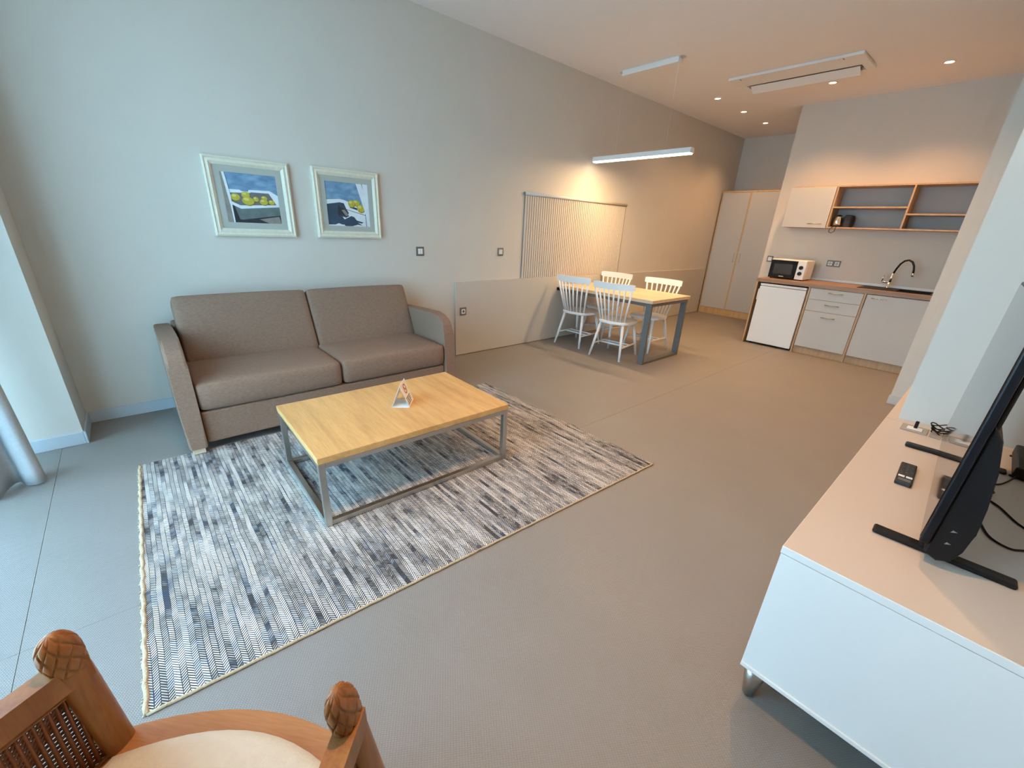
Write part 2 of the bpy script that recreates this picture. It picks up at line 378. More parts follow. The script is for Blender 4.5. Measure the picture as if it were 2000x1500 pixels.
# ------------------------------------------------------------------ rug
rc = [Vector((0.965, -0.222)), Vector((2.80, -0.268)), Vector((2.945, 2.465)), Vector((1.0, 2.49))]
rug = Th('rug', 'woven grey, cream and blue flecked herringbone rug under the coffee table', 'rug', (1.9, 1.1, 0))
bm = B(); NX, NY = 40, 60
grid = []
for j in range(NY + 1):
    row = []
    for i in range(NX + 1):
        u, v = i / NX, j / NY
        p = (rc[0] * (1 - u) + rc[1] * u) * (1 - v) + (rc[3] * (1 - u) + rc[2] * u) * v
        e = 0.004 * math.sin(37 * v + 3) * (1 if i in (0, NX) else 0)
        f = 0.005 * math.sin(31 * u + 1) * (1 if j in (0, NY) else 0)
        z = 0.0095 + 0.0012 * math.sin(9 * u + 4 * v) * math.sin(11 * v)
        row.append(bm.bm.verts.new((p.x + e, p.y + f, z)))
    grid.append(row)
for j in range(NY):
    for i in range(NX): bm.bm.faces.new((grid[j][i], grid[j][i + 1], grid[j + 1][i + 1], grid[j + 1][i]))
border = [grid[0][i] for i in range(NX + 1)] + [grid[j][NX] for j in range(1, NY + 1)] + [grid[NY][i] for i in range(NX - 1, -1, -1)] + [grid[j][0] for j in range(NY - 1, 0, -1)]
low = [bm.bm.verts.new((v.co.x, v.co.y, 0.0005)) for v in border]
for k in range(len(border)):
    bm.bm.faces.new((border[k], low[k], low[(k + 1) % len(low)], border[(k + 1) % len(border)]))
bco = [v.co.copy() for v in border]
rug.part('weave', bm, M_rug)
# jute cord edging
def edge_pts(a, b2, amp, n=60, z=0.006):
    d = (b2 - a); nrm = Vector((-d.y, d.x)).normalized()
    return [(*(a + d * (k / n) + nrm * amp * math.sin(k * 2.1)), z) for k in range(n + 1)]
rug.part('jute_edge', B().tube(edge_pts(rc[1], rc[2], 0.001), 0.006, 6), M_jute)
rug.part('jute_edge', B().tube(edge_pts(rc[0], rc[1], 0.003), 0.0095, 6), M_jute)
fb = B()
for k in range(120):
    t = k / 119; p = rc[0] * (1 - t) + rc[1] * t
    fb.tube([(p.x, p.y, 0.006), (p.x + random.uniform(-.006, .006), p.y - random.uniform(.006, .016), 0.003)], 0.003, 4)
o = rug.part('fringe', fb, M_jute); o['kind'] = 'stuff'

# ------------------------------------------------------------------ coffee table
ct = thing('coffee_table', 'rectangular oak-topped coffee table with square steel frame standing on the rug', 'table', (1.875, 1.086, 0.0125), math.radians(-0.9))
hx, hy = 0.392, 0.602
B().box(-hx, hx, -hy, hy, 0.372, 0.408, 0.003).obj('table_top', M_oak, ct)
for sx_ in (-1, 1):
    for sy in (-1, 1):
        x0 = sx_ * (hx - 0.018); y0 = sy * (hy - 0.018)
        B().box(x0 - 0.016, x0 + 0.016, y0 - 0.016, y0 + 0.016, 0, 0.371, 0.002).obj('leg', M_steel, ct)
for z0, z1 in ((0.0, 0.028), (0.343, 0.371)):
    for sx_ in (-1, 1):
        x0 = sx_ * (hx - 0.018); B().box(x0 - 0.015, x0 + 0.015, -hy + 0.035, hy - 0.035, z0, z1, 0.002).obj('rail', M_steel, ct)
    for sy in (-1, 1):
        y0 = sy * (hy - 0.018); B().box(-hx + 0.035, hx - 0.035, y0 - 0.015, y0 + 0.015, z0, z1, 0.002).obj('rail', M_steel, ct)

# tent card
ZT = 0.0125 + 0.408
a = Vector((1.900, 1.045, ZT + .0008)); b_ = Vector((1.962, 1.130, ZT + .0008)); axv = Vector((-0.110, 0.088, 0))
apx = (a + b_) / 2 + Vector((0, 0, 0.145))
t = Th('table_sign', 'small white folded no-smoking tent card standing on the oak coffee table', 'sign', ((a + b_ + axv) / 2).to_tuple()[:2] + (ZT,))
def slab(p, q, r_, s_, th):
    n = (q - p).cross(s_ - p).normalized() * th
    bb = B(); vs = [bb.bm.verts.new(v) for v in (p, q, r_, s_)] + [bb.bm.verts.new(v + n) for v in (p, q, r_, s_)]
    for f in ((0, 1, 2, 3), (7, 6, 5, 4), (0, 4, 5, 1), (1, 5, 6, 2), (2, 6, 7, 3), (3, 7, 4, 0)): bb.bm.faces.new([vs[i] for i in f])
    return bb
card = slab(b_, b_ + axv, apx + axv, apx, 0.0012)
t.part('front_face', card, M_whitep); t.part('back_face', slab(a, apx, apx + axv, a + axv, 0.0012), M_whitep); t.part('base', slab(a, b_, b_ + axv, a + axv, 0.0008), M_whitep)
up = (apx - b_); hl = up.length; up.normalize(); ri = axv.normalized(); no = ri.cross(up).normalized()
if no.x < 0: no = -no
cc = b_ + up * hl * 0.70 + axv * 0.5 + no * 0.0018
def ringmesh(c, r0, r1, n=28):
    bb = B()
    for k in range(n):
        a0, a1 = 2 * math.pi * k / n, 2 * math.pi * (k + 1) / n
        bb.poly([c + (ri * math.cos(x) + up * math.sin(x)) * r for x, r in ((a0, r0), (a0, r1), (a1, r1), (a1, r0))])
    return bb
M_red = mat('sign_red', (0.45, 0.04, 0.03), 0.5); M_ink = mat('sign_ink', (0.08, 0.06, 0.055), 0.6)
rm = ringmesh(cc, 0.024, 0.032)
d1 = (ri * 0.7071 - up * 0.7071); d2 = (ri * 0.7071 + up * 0.7071)
rm.poly([cc + d1 * x + d2 * y for x, y in ((-0.024, -0.003), (0.024, -0.003), (0.024, 0.003), (-0.024, 0.003))])
t.part('no_smoking_symbol', rm, M_red)
cg = B(); c2 = cc + no * 0.0002
cg.poly([c2 + ri * x + up * y for x, y in ((-0.017, -0.004), (0.012, -0.004), (0.012, 0.002), (-0.017, 0.002))])
t.part('cigarette', cg, M_ink)
tx = B()
for k, (l0, l1) in enumerate(((-.055, .045), (-.045, .04), (-.05, .045), (-.055, .035))):
    c3 = b_ + up * hl * (0.36 - 0.085 * k) + axv * 0.5 + no * 0.0018
    tx.poly([c3 + ri * x + up * y for x, y in ((l0, -.003), (l1, -.003), (l1, .003), (l0, .003))])
t.part('printed_lines', tx, M_ink)

# ------------------------------------------------------------------ paintings
def painting(y0, y1, z0, z1, label, layers):
    t = Th('framed_painting', label, 'painting', (0, (y0 + y1) / 2, z0), 'framed still-life paintings above the sofa')
    # stepped frame, swept round the rectangle
    prof = [(0, 0.001), (0, 0.030), (0.012, 0.036), (0.02, 0.030), (0.028, 0.030), (0.038, 0.034), (0.050, 0.026), (0.058, 0.020), (0.058, 0.001)]
    bb = B(); rings = []
    for d, x in prof:
        rings.append([bb.bm.verts.new((x, y, z)) for y, z in ((y0 + d, z0 + d), (y1 - d, z0 + d), (y1 - d, z1 - d), (y0 + d, z1 - d))])
    for i in range(len(prof) - 1):
        for k in range(4): bb.bm.faces.new((rings[i][k], rings[i][(k + 1) % 4], rings[i + 1][(k + 1) % 4], rings[i + 1][k]))
    t.part('frame', bb, M_frame)
    d = 0.058; e = 0.103
    bb = B(); bb.box(0.004, 0.016, y0 + d, y1 - d, z0 + d, z0 + e).box(0.004, 0.016, y0 + d, y1 - d, z1 - e, z1 - d)
    bb.box(0.004, 0.016, y0 + d, y0 + e, z0 + e, z1 - e).box(0.004, 0.016, y1 - e, y1 - d, z0 + e, z1 - e)
    t.part('liner', bb, M_liner)
    cy0, cy1, cz0, cz1 = y0 + e, y1 - e, z0 + e, z1 - e
    bb = B(); mats = []
    bb.box(0.003, 0.011, cy0, cy1, cz0, cz1); mats.append(layers[0])
    for n, (m, pts) in enumerate(layers[1:]):
        if m not in mats: mats.append(m)
        bb.mi = mats.index(m); x = 0.0112 + 0.00012 * n
        bb.poly([(x, cy0 + u * (cy1 - cy0), cz0 + v * (cz1 - cz0)) for u, v in pts])
    t.part('canvas', bb, mats)
def ell(cx, cy, rx, ry, rot=0.0, n=18):
    return [(cx + rx * math.cos(a) * math.cos(rot) - ry * math.sin(a) * math.sin(rot), cy + rx * math.cos(a) * math.sin(rot) + ry * math.sin(a) * math.cos(rot)) for a in [2 * math.pi * k / n for k in range(n)]]
P_sky = mat('paint_blue', (0.075, 0.26, 0.48), 0.6, nscale=9, namt=0.85, stretch=(1, 1, 2.2))
for n_ in P_sky.node_tree.nodes:
    if n_.bl_idname == 'ShaderNodeMix': n_.inputs['A'].default_value = (0.0, 0.05, 0.20, 1); n_.inputs['B'].default_value = (0.34, 0.56, 0.70, 1)
P_white = mat('paint_white', (0.72, 0.78, 0.80), 0.6, nscale=20, namt=0.12)
P_grey = mat('paint_grey', (0.15, 0.15, 0.16), 0.6, nscale=14, namt=0.3)
P_green = mat('paint_slate', (0.13, 0.17, 0.165), 0.6, nscale=16, namt=0.6)
P_dark = mat('paint_dark', (0.018, 0.024, 0.035), 0.6, nscale=18, namt=0.5)
P_lem = mat('paint_lemon', (0.48, 0.42, 0.045), 0.6, nscale=22, namt=0.35)
P_leml = mat('paint_lemon_light', (0.68, 0.60, 0.18), 0.6)
P_lemd = mat('paint_lemon_dark', (0.24, 0.19, 0.03), 0.6)
P_tan = mat('paint_tan', (0.26, 0.24, 0.21), 0.6, nscale=20, namt=0.3)
P_navy = mat('paint_navy', (0.03, 0.06, 0.10), 0.6, nscale=12, namt=0.5)
def lemon(cx, cy, rx, ry, rot=0):
    return [(P_lemd, ell(cx + .008, cy - .012, rx, ry, rot)), (P_lem, ell(cx, cy, rx * .96, ry * .94, rot)), (P_leml, ell(cx - rx * .25, cy + ry * .35, rx * .45, ry * .35, rot))]
L1 = [P_sky, (P_white, [(.04, .67), (.30, .67), (.33, .645), (.45, .645), (.46, .68), (.85, .69), (1, .60), (1, .36), (.27, .30), (.06, .40)]),
      (P_grey, [(.08, .60), (.48, .62), (.50, .635), (.83, .635), (.95, .40), (.27, .355), (.10, .44)])]
for q in ((.20, .52, .085, .075), (.39, .575, .08, .07), (.57, .50, .055, .055), (.73, .53, .06, .05), (.86, .455, .06, .05), (.42, .455, .115, .09, -.1), (.71, .45, .08, .065)): L1 += lemon(*q)
L1 += [(P_white, [(.07, .425), (.10, .43), (.28, .335), (.98, .385), (1, .36), (.27, .285), (.07, .39)]),
       (P_green, [(.09, .375), (.27, .285), (1, .355), (1, .18), (.26, .06), (.13, .09)]), (P_dark, [(.08, .375), (.16, .34), (.22, .05), (.12, .05)]),
       (P_dark, [(.12, .09), (.26, .06), (1, .18), (1, 0), (.10, 0)]), (P_tan, [(.58, .08), (.97, .155), (1, 0), (.76, 0)]),
       (P_tan, [(0, 1), (.03, 1), (.11, .1), (.115, 0), (0, 0)]), (P_white, [(.03, 1), (.075, 1), (.12, .55), (.125, .0), (.10, 0), (.09, .35)])]
L2 = [P_sky, (P_white, [(0, .59), (.30, .62), (.42, .60), (.60, .53), (.95, .33), (.95, 0), (0, 0)]),
      (P_grey, [(.28, .44), (.90, .28), (.90, .265), (.28, .425)]), (P_navy, [(0, .49), (.30, .545), (.40, .53), (.44, .42), (.50, .31), (.44, .20), (.40, .03), (0, .02)]),
      (P_dark, [(.24, .36), (.27, .50), (.31, .43), (.40, .40), (.47, .30), (.50, .23), (.44, .21), (.36, .26), (.25, .22)]),
      (P_tan, [(.33, .37), (.40, .38), (.47, .29), (.49, .245), (.42, .24)]), (P_white, [(.34, .22), (.44, .19), (.48, .15), (.38, .16)]),
      (P_navy, [(.36, .14), (.55, .24), (.62, .22), (.68, .14), (.84, .10), (.80, .07), (.70, .09), (.82, .02), (.70, .04), (.56, .0), (.38, .0)]),
      (P_white, [(.10, .0), (.24, .06), (.40, .0)]), (P_dark, [(.52, .44), (.86, .34), (.86, .40), (.60, .46)])]
for q in ((.70, .555, .085, .075), (.58, .53, .085, .085), (.80, .43, .10, .095)): L2 += lemon(*q)
L2 += [(P_white, [(.72, 1), (1, 1), (1, 0), (.93, 0), (.90, .33)]), (P_tan, [(.85, 1), (.875, 1), (.885, .86)]), (P_grey, [(.895, .30), (.91, .30), (.925, 0), (.905, 0)])]
painting(0.560, 1.148, 1.332, 1.893, 'framed painting of seven lemons in a grey crate, nearer the window', L1)
painting(1.330, 1.921, 1.336, 1.902, 'framed painting of three lemons beside a white cloth and dark animal', L2)

# ------------------------------------------------------------------ switches and sockets on the left wall
def plate_x(name, label, cat, x, y, z, kind, wd=0.092):
    t = Th(name, label, cat, (x, y, z), 'grey framed switches and sockets')
    h = wd / 2
    t.part('plate', B().box(x, x + 0.008, y - h, y + h, z - h, z + h, 0.003), M_sock)
    t.part('insert', B().box(x + 0.008, x + 0.0125, y - h * .58, y + h * .58, z - h * .58, z + h * .58, 0.0015), M_whitep)
    if kind == 'switch': t.part('rocker_gap', B().box(x + 0.0125, x + 0.0128, y - 0.001, y + 0.001, z - h * .55, z + h * .55), M_sock)
    else:
        bb = B(); bb.prism([(y + 0.017 * math.cos(k * math.pi / 8), z + 0.017 * math.sin(k * math.pi / 8)) for k in range(16)], x + 0.0125, x + 0.013, 'x')
        t.part('socket_well', bb, M_sock)
plate_x('light_switch', 'grey framed light switch on the wall just right of the sofa', 'switch', 0.0, 2.352, 1.217, 'switch')
plate_x('light_switch', 'grey framed light switch on the wall beside the ribbed hanging panel', 'switch', 0.0, 3.457, 1.212, 'switch')
plate_x('wall_socket', 'grey framed socket low on the painted wall board beside the sofa', 'socket', 0.022, 2.89, 0.539, 'socket')

# ------------------------------------------------------------------ ribbed wall hanging
t = Th('wall_hanging', 'beige ribbed wall hanging with a top rail on the wall behind the dining table', 'wall hanging', (0, 4.86, 0.886))
M_rib = mat('ribbed_fabric', (0.62, 0.55, 0.46), 0.8, nscale=30, namt=0.06)
t.part('backing_sheet', B().box(0.001, 0.003, 3.812, 5.910, 0.887, 1.872), mat('backing_fabric', (0.26, 0.21, 0.16), 0.9))
bb = B(); n = 54; stp = (5.908 - 3.815) / n
for k in range(n):
    y = 3.815 + stp * k; a0, a1 = y + 0.004, y + stp - 0.004
    bb.prism([(0.0035, a0), (0.013, a0 + .001), (0.019, a0 + .008), (0.019, a1 - .008), (0.013, a1 - .001), (0.0035, a1)], 0.888, 1.864, 'z')
o = t.part('ribs', bb, M_rib); o['kind'] = 'stuff'
t.part('top_rail', B().tube([(0.018, 3.80, 1.885), (0.018, 5.92, 1.885)], 0.017, 12), mat('rail_white', (0.74, 0.68, 0.6), 0.5))
t.part('end_cap', B().tube([(0.018, 3.793, 1.885), (0.018, 3.80, 1.885)], 0.018, 12), M_sock)
t.part('rail_lip', B().box(0.004, 0.023, 3.815, 5.91, 1.8635, 1.8675), M_sock)
for y in (3.806, 5.914):
    t.part('side_cord', B().tube([(0.010, y, 0.89), (0.010, y, 1.88)], 0.0022, 6), M_sock)

# ------------------------------------------------------------------ dining table and chairs
dt = Th('dining_table', 'pale oak dining table with a grey steel loop leg, fixed to the wall', 'table', (0.83, 4.915, 0))
dt.part('table_top', B().box(0.09, 1.572, 4.465, 5.365, 0.742, 0.782, 0.003), M_tbl)
x0, x1 = 1.485, 1.56
dt.part('leg_frame', B().box(x0, x1, 4.478, 4.512, 0.0, 0.735, 0.003).box(x0, x1, 5.300, 5.334, 0.0, 0.735, 0.003).box(x0, x1, 4.512, 5.300, 0.0, 0.032, 0.003).box(x0, x1, 4.512, 5.300, 0.705, 0.735, 0.003), M_grey)
for y0, y1 in ((4.50, 4.53), (5.285, 5.315)): dt.part('apron', B().box(0.03, 1.485, y0, y1, 0.70, 0.742, 0.002), M_grey)
dt.part('wall_bracket', B().box(0.024, 0.09, 4.50, 5.33, 0.70, 0.741, 0.002), M_grey)

def make_chair():
    t = thing('dining_chair', '', 'chair', (0, 0, 0), 0, 'white spindle-back dining chairs')
    # seat, saddle outline (front = +y)
    pts = []
    for k in range(28):
        a = 2 * math.pi * k / 28; c_, s_ = math.cos(a), math.sin(a)
        x = math.copysign(abs(c_) ** 0.55, c_) * 0.228; y = math.copysign(abs(s_) ** 0.6, s_) * 0.212
        if y < 0: x *= 0.93
        pts.append((x, y))
    B().prism(pts, 0.438, 0.472, 'z', bev=0.008).obj('seat', M_white, t)
    for sx_ in (-1, 1):
        B().tube([(sx_ * .155, .14, .445), (sx_ * .205, .235, 0.0)], [.021, .014], 10).obj('leg', M_white, t)
        B().tube([(sx_ * .150, -.15, .445), (sx_ * .215, -.25, 0.0)], [.021, .014], 10).obj('leg', M_white, t)
        B().tube([(sx_ * .187, .203, .16), (sx_ * .192, -.213, .16)], .011, 8).obj('side_stretcher', M_white, t)
    for y in (-0.06, 0.05):
        B().tube([(-.188, y, .16), (.188, y, .16)], .011, 8).obj('cross_stretcher', M_white, t)
    # crest rail, bowed
    n = 14; rows = []
    for k in range(n + 1):
        u = -1 + 2 * k / n; x = u * 0.275; y = -0.285 + 0.055 * u * u; rows.append((x, y))
    bb = B(); ring = []
    for i, (x, y) in enumerate(rows):
        e = 0.010 if i in (0, n) else 0.0
        ring.append([bb.bm.verts.new(v) for v in ((x, y - .009, .862 + e), (x, y + .009, .862 + e), (x, y + .005, .938 - e * .4), (x, y - .013, .938 - e * .4))])
    for i in range(n):
        for k in range(4): bb.bm.faces.new((ring[i][k], ring[i][(k + 1) % 4], ring[i + 1][(k + 1) % 4], ring[i + 1][k]))
    bb.bm.faces.new(ring[0][::-1]); bb.bm.faces.new(ring[-1])
    bb.obj('crest_rail', M_white, t)
    for k in range(8):
        u = -1 + 2 * k / 7; xt = u * 0.245; yt = -0.285 + 0.055 * (xt / .275) ** 2
        xb = u * 0.165; yb = -0.195 + 0.05 * abs(u) ** 2
        rr = 0.0125 if k in (0, 7) else 0.0105
        B().tube([(xb, yb, .468), ((xb + xt) / 2, (yb + yt) / 2 - .004, .67), (xt, yt, .870)], rr, 8).obj('spindle', M_white, t)
    return t
def copy_tree(o, parent=None):
    c_ = o.copy(); COL.objects.link(c_); c_.parent = parent
    for ch in o.children: copy_tree(ch, c_)
    return c_
ch0 = make_chair()
spots = ((0.41, 4.612, math.radians(3), 'white spindle-back chair on the sofa side of the table, nearest the wall'),
         (1.075, 4.555, math.radians(8), 'white spindle-back chair on the sofa side of the table, nearest the open table end'),
         (1.10, 5.235, math.radians(181), 'white spindle-back chair on the far side of the table, nearest the open table end'),
         (0.325, 5.235, math.radians(180), 'white spindle-back chair on the far side of the table, nearest the wall'))
for i, (x, y, a_, lab) in enumerate(spots):
    c_ = ch0 if i == 0 else copy_tree(ch0)
    c_.location = (x, y, 0); c_.rotation_euler = (0, 0, a_); c_['label'] = lab

# ------------------------------------------------------------------ pendant lamp
YP = 4.976
t = Th('pendant_lamp', 'long white linear pendant lamp hanging over the dining table', 'lamp', (0.755, YP, 2.335))
t.part('housing', B().prism([(YP - .045, 2.352), (YP + .045, 2.352), (YP + .035, 2.405), (YP - .035, 2.405)], 0.07, 1.442, 'x'), M_white)
t.part('diffuser', B().box(0.08, 1.432, YP - .036, YP + .036, 2.340, 2.352, 0.004), M_lampglow)
t.part('canopy', B().box(0.392, 1.118, YP - .045, YP + .045, ZC - 0.055, ZC, 0.004), M_white)
for x in (0.36, 1.14):
    t.part('bracket', B().box(x - .022, x + .022, YP - .03, YP + .03, ZC - 0.012, ZC, 0.003), M_panel)
    t.part('cable', B().tube([(x + (0.04 if x < .7 else -0.04), YP, 2.40), (x + (0.04 if x < .7 else -0.04), YP, ZC - .05)], 0.0009, 5), M_whitep)
ld = bpy.data.lights.new('pendant_light', 'AREA'); ld.shape = 'RECTANGLE'; ld.size = 0.98; ld.size_y = 0.06
ld.energy = 33 * LAMP; ld.color = (1.0, 0.66, 0.33)
lo = link(bpy.data.objects.new('pendant_light', ld)); lo.parent = t.o; lo.location = (0.18, 0, 0.002)

# ------------------------------------------------------------------ downlights
DL = [(0.752, 6.67, 'small round ceiling downlight, nearest of the three in a row by the wall'), (0.752, 7.56, 'small round ceiling downlight, middle of the three in a row by the wall'),
      (0.748, 8.45, 'small round ceiling downlight, nearest the wardrobe'), (2.06, 6.86, 'small round ceiling downlight beside the air conditioner, above the kitchen'),
      (3.084, 6.84, 'small round ceiling downlight above the kitchen sink'),
      (3.10, 4.60, 'small round ceiling downlight above the open floor beyond the sideboard'), (3.40, 2.60, 'small round ceiling downlight above the far end of the sideboard'),
      (2.06, 3.30, 'small round ceiling downlight above the floor between the rug and the dining table'),
      (3.20, 0.60, 'small round ceiling downlight above the near end of the sideboard')]
for i, (x, y, lab) in enumerate(DL):
    t = Th('downlight', lab, 'downlight', (x, y, ZC), 'recessed ceiling downlights')
    t.part('trim_ring', B().lathe([(0.052, -0.001), (0.052, -0.006), (0.044, -0.008), (0.036, -0.004), (0.036, -0.001)], (x, y, ZC), 24), M_ceil)
    t.part('bulb', B().lathe([(0.034, -0.0005), (0.034, -0.003), (0.02, -0.0055)], (x, y, ZC), 20), M_downglow)
    sd = bpy.data.lights.new('downlight_beam', 'SPOT'); sd.energy = (26, 34, 50, 100, 100, 85, 90, 60, 145)[i] * LAMP; sd.color = (1.0, 0.55, 0.235)
    sd.spot_size = math.radians(118); sd.spot_blend = 0.9; sd.shadow_soft_size = 0.035
    so = link(bpy.data.objects.new('downlight_beam', sd)); so.parent = t.o; so.location = (0, 0, -0.02)

# ------------------------------------------------------------------ air conditioner
t = Th('air_conditioner', 'long white ceiling cassette air conditioner with one open flap', 'air conditioner', (1.87, 6.25, ZC))
z0 = ZC - 0.028
t.part('panel', B().box(1.20, 2.54, 5.965, 6.30, z0, ZC, 0.006).box(1.20, 1.285, 6.30, 6.52, z0, ZC, 0.006).box(2.455, 2.54, 6.30, 6.52, z0, ZC, 0.006).box(1.285, 2.455, 6.485, 6.52, z0, ZC, 0.004), M_whitep)
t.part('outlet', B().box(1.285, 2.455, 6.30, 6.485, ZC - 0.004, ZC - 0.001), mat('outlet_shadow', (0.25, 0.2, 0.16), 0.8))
Mf = Matrix.Translation((0, 6.365, z0 + 0.012)) @ Matrix.Rotation(math.radians(-27), 4, 'X')
t.part('flap', B().box(1.31, 2.43, 0.0, 0.125, -0.008, 0.0, 0.003, M=Mf), M_whitep)
for x in (1.33, 2.36):
    t.part('clip', B().box(x - .004, x + .004, 5.985, 6.04, z0 - 0.0015, z0), M_sock)

# ------------------------------------------------------------------ wardrobe
t = Th('wardrobe', 'tall two-door wardrobe with beige doors and oak edges at the far end', 'wardrobe', (0.575, 9.25, 0))
X0, X1, YF = 0.0 + 0.024, 1.14, 9.02
t.part('carcass', B().box(X0, X1, YF + .02, 9.515, 0.0, 2.33), M_oaky)
t.part('plinth', B().box(X0, X1, YF, YF + .02, 0.0, 0.125, 0.002), M_oaky)
t.part('top_rail', B().box(X0, X1, YF, YF + .02, 2.303, 2.33, 0.002), M_oaky)
for x in (X0, 0.553, X1 - 0.022): t.part('stile', B().box(x, x + 0.022, YF, YF + .02, 0.125, 2.303, 0.002), M_oaky)
for x0, x1, hx_ in ((X0 + .024, 0.551, 0.505), (0.577, X1 - .024, 0.625)):
    d = t.part('door', B().box(x0, x1, YF - 0.002, YF + .018, 0.130, 2.300, 0.002), M_cab)
    t.part('handle', B().box(hx_ - .005, hx_ + .005, YF - .03, YF - .022, 1.05, 1.23, 0.002).box(hx_ - .004, hx_ + .004, YF - .024, YF - .002, 1.06, 1.07).box(hx_ - .004, hx_ + .004, YF - .024, YF - .002, 1.21, 1.22), M_steel, d)

# ------------------------------------------------------------------ kitchen
ZW = 0.970
def bar_handle(t, par, x0, x1, z, y, m=M_steel):
    t.part('handle', B().tube([(x0, y - .024, z), (x1, y - .024, z)], 0.0055, 8).box(x0 + .008, x0 + .016, y - .024, y, z - .004, z + .004).box(x1 - .016, x1 - .008, y - .024, y, z - .004, z + .004), m, par)
# end panel + fridge
tag(B().box(1.744, 1.762, 6.995, YK - .002, 0, 0.919, 0.001).obj('end_panel', M_oakk), 'thin oak end panel left of the small fridge', 'panel')
t = Th('mini_fridge', 'small white under-counter fridge between oak panels', 'fridge', (2.10, 7.35, 0))
t.part('body', B().box(1.80, 2.405, 7.05, 7.66, 0.03, 0.885, 0.006), M_fridge)
t.part('door', B().box(1.80, 2.405, 7.0, 7.045, 0.03, 0.862, 0.008), M_fridge)
t.part('top_lid', B().box(1.80, 2.405, 7.002, 7.60, 0.868, 0.90, 0.006), M_fridge)
t.part('handle', B().box(1.792, 1.806, 6.99, 7.02, 0.66, 0.82, 0.004), M_whitep)
for x in (1.84, 2.36):
    for y in (7.08, 7.6): t.part('foot', B().lathe([(0.015, 0), (0.015, 0.03)], (x, y, 0), 10), M_black)
# drawer unit
t = Th('drawer_cabinet', 'kitchen base cabinet with three beige drawers next to the fridge', 'cabinet', (2.745, 7.35, 0))
t.part('carcass', B().box(2.422, 2.442, 6.998, YK - .002, 0, 0.919).box(2.442, 3.040, 7.02, YK - .002, 0.10, 0.919), M_oakk)
t.part('plinth', B().box(2.442, 3.040, 7.035, 7.055, 0, 0.10), M_oakk)
for z0, z1, hz in ((0.768, 0.912, 0.872), (0.614, 0.764, 0.712), (0.108, 0.610, 0.545)):
    d = t.part('drawer', B().box(2.450, 3.036, 7.0, 7.02, z0, z1, 0.0015), M_cab)
    bar_handle(t, d, 2.665, 2.825, hz, 7.0)
# sink unit
t = Th('sink_cabinet', 'kitchen base cabinet with a single wide beige door under the sink', 'cabinet', (3.40, 7.35, 0))
t.part('carcass', B().box(3.042, 3.062, 6.998, YK - .002, 0.0, 0.919).box(3.062, 3.735, 7.02, YK - .002, 0.10, 0.72), M_oakk)
t.part('plinth', B().box(3.062, 3.76, 7.035, 7.055, 0, 0.10), M_oakk)
d = t.part('door', B().box(3.070, 3.735, 7.0, 7.02, 0.108, 0.912, 0.0015), M_cab)
bar_handle(t, d, 3.125, 3.28, 0.872, 7.0, M_chrome)
# worktop with a cut-out for the sink
SX0, SX1, SY0, SY1 = 2.93, 3.65, 7.14, 7.60
tag(B().box(1.738, SX0, 6.985, YK - .001, 0.920, ZW).box(SX1, 3.762, 6.985, YK - .001, 0.920, ZW).box(SX0, SX1, 6.985, SY0, 0.920, ZW).box(SX0, SX1, SY1, YK - .001, 0.920, ZW).obj('worktop', M_oakx), 'brown wood-effect kitchen worktop over the fridge and cabinets', 'worktop')
tag(B().box(1.75, 3.762, YK - .014, YK - .001, ZW + .0005, ZW + 0.032, 0.004).obj('worktop_upstand', mat('upstand_grey', (0.80, 0.82, 0.82), 0.35)), 'pale grey sealing strip along the back of the worktop', 'upstand')
t = Th('sink', 'dark inset kitchen sink in the brown worktop', 'sink', (3.29, 7.37, ZW))
zr = ZW + 0.006
t.part('rim', B().box(SX0 - .015, 3.30, SY0 - .015, SY1 + .01, ZW + .0005, zr, 0.002).box(3.62, SX1 + .015, SY0 - .015, SY1 + .01, ZW + .0005, zr, 0.002).box(3.30, 3.62, SY0 - .015, SY0 + .03, ZW + .0005, zr, 0.002).box(3.30, 3.62, SY1 - .09, SY1 + .01, ZW + .0005, zr, 0.002), M_glassd)
t.part('basin', B().box(3.30, 3.62, SY0 + .03, SY1 - .09, ZW - .16, ZW - .15).box(3.295, 3.30, SY0 + .03, SY1 - .09, ZW - .16, zr - .001).box(3.62, 3.625, SY0 + .03, SY1 - .09, ZW - .16, zr - .001).box(3.30, 3.62, SY0 + .025, SY0 + .03, ZW - .16, zr - .001).box(3.30, 3.62, SY1 - .09, SY1 - .085, ZW - .16, zr - .001), M_glassd)
t.part('drain', B().lathe([(0.03, 0), (0.03, 0.003)], (3.46, 7.35, ZW - .15), 16), M_chrome)
t = Th('faucet', 'chrome kitchen faucet with a black flexible arched spout', 'faucet', (3.165, 7.545, zr))
t.part('base', B().lathe([(0.027, 0), (0.027, 0.008), (0.02, 0.02), (0.02, 0.075)], (3.165, 7.545, zr), 18), M_chrome)
t.part('body', B().tube([(3.165, 7.545, zr + .05), (3.168, 7.54, 1.10), (3.174, 7.53, 1.165)], [.019, .016, .013], 12), M_chrome)
t.part('lever', B().tube([(3.165, 7.545, 1.045), (3.085, 7.53, 1.05)], [.015, .011], 10).tube([(3.088, 7.53, 1.05), (3.09, 7.52, 1.135)], [.009, .007], 8), M_chrome)
sp = [(3.174, 7.53, 1.16), (3.190, 7.52, 1.225), (3.212, 7.51, 1.285), (3.245, 7.50, 1.325), (3.285, 7.49, 1.338), (3.325, 7.48, 1.318), (3.352, 7.47, 1.275), (3.366, 7.465, 1.225), (3.372, 7.46, 1.185)]
t.part('spout', B().tube(sp, 0.0115, 10), M_black)
t.part('spray_head', B().tube([(3.372, 7.46, 1.186), (3.376, 7.46, 1.145)], [.013, .015], 12), M_steel)
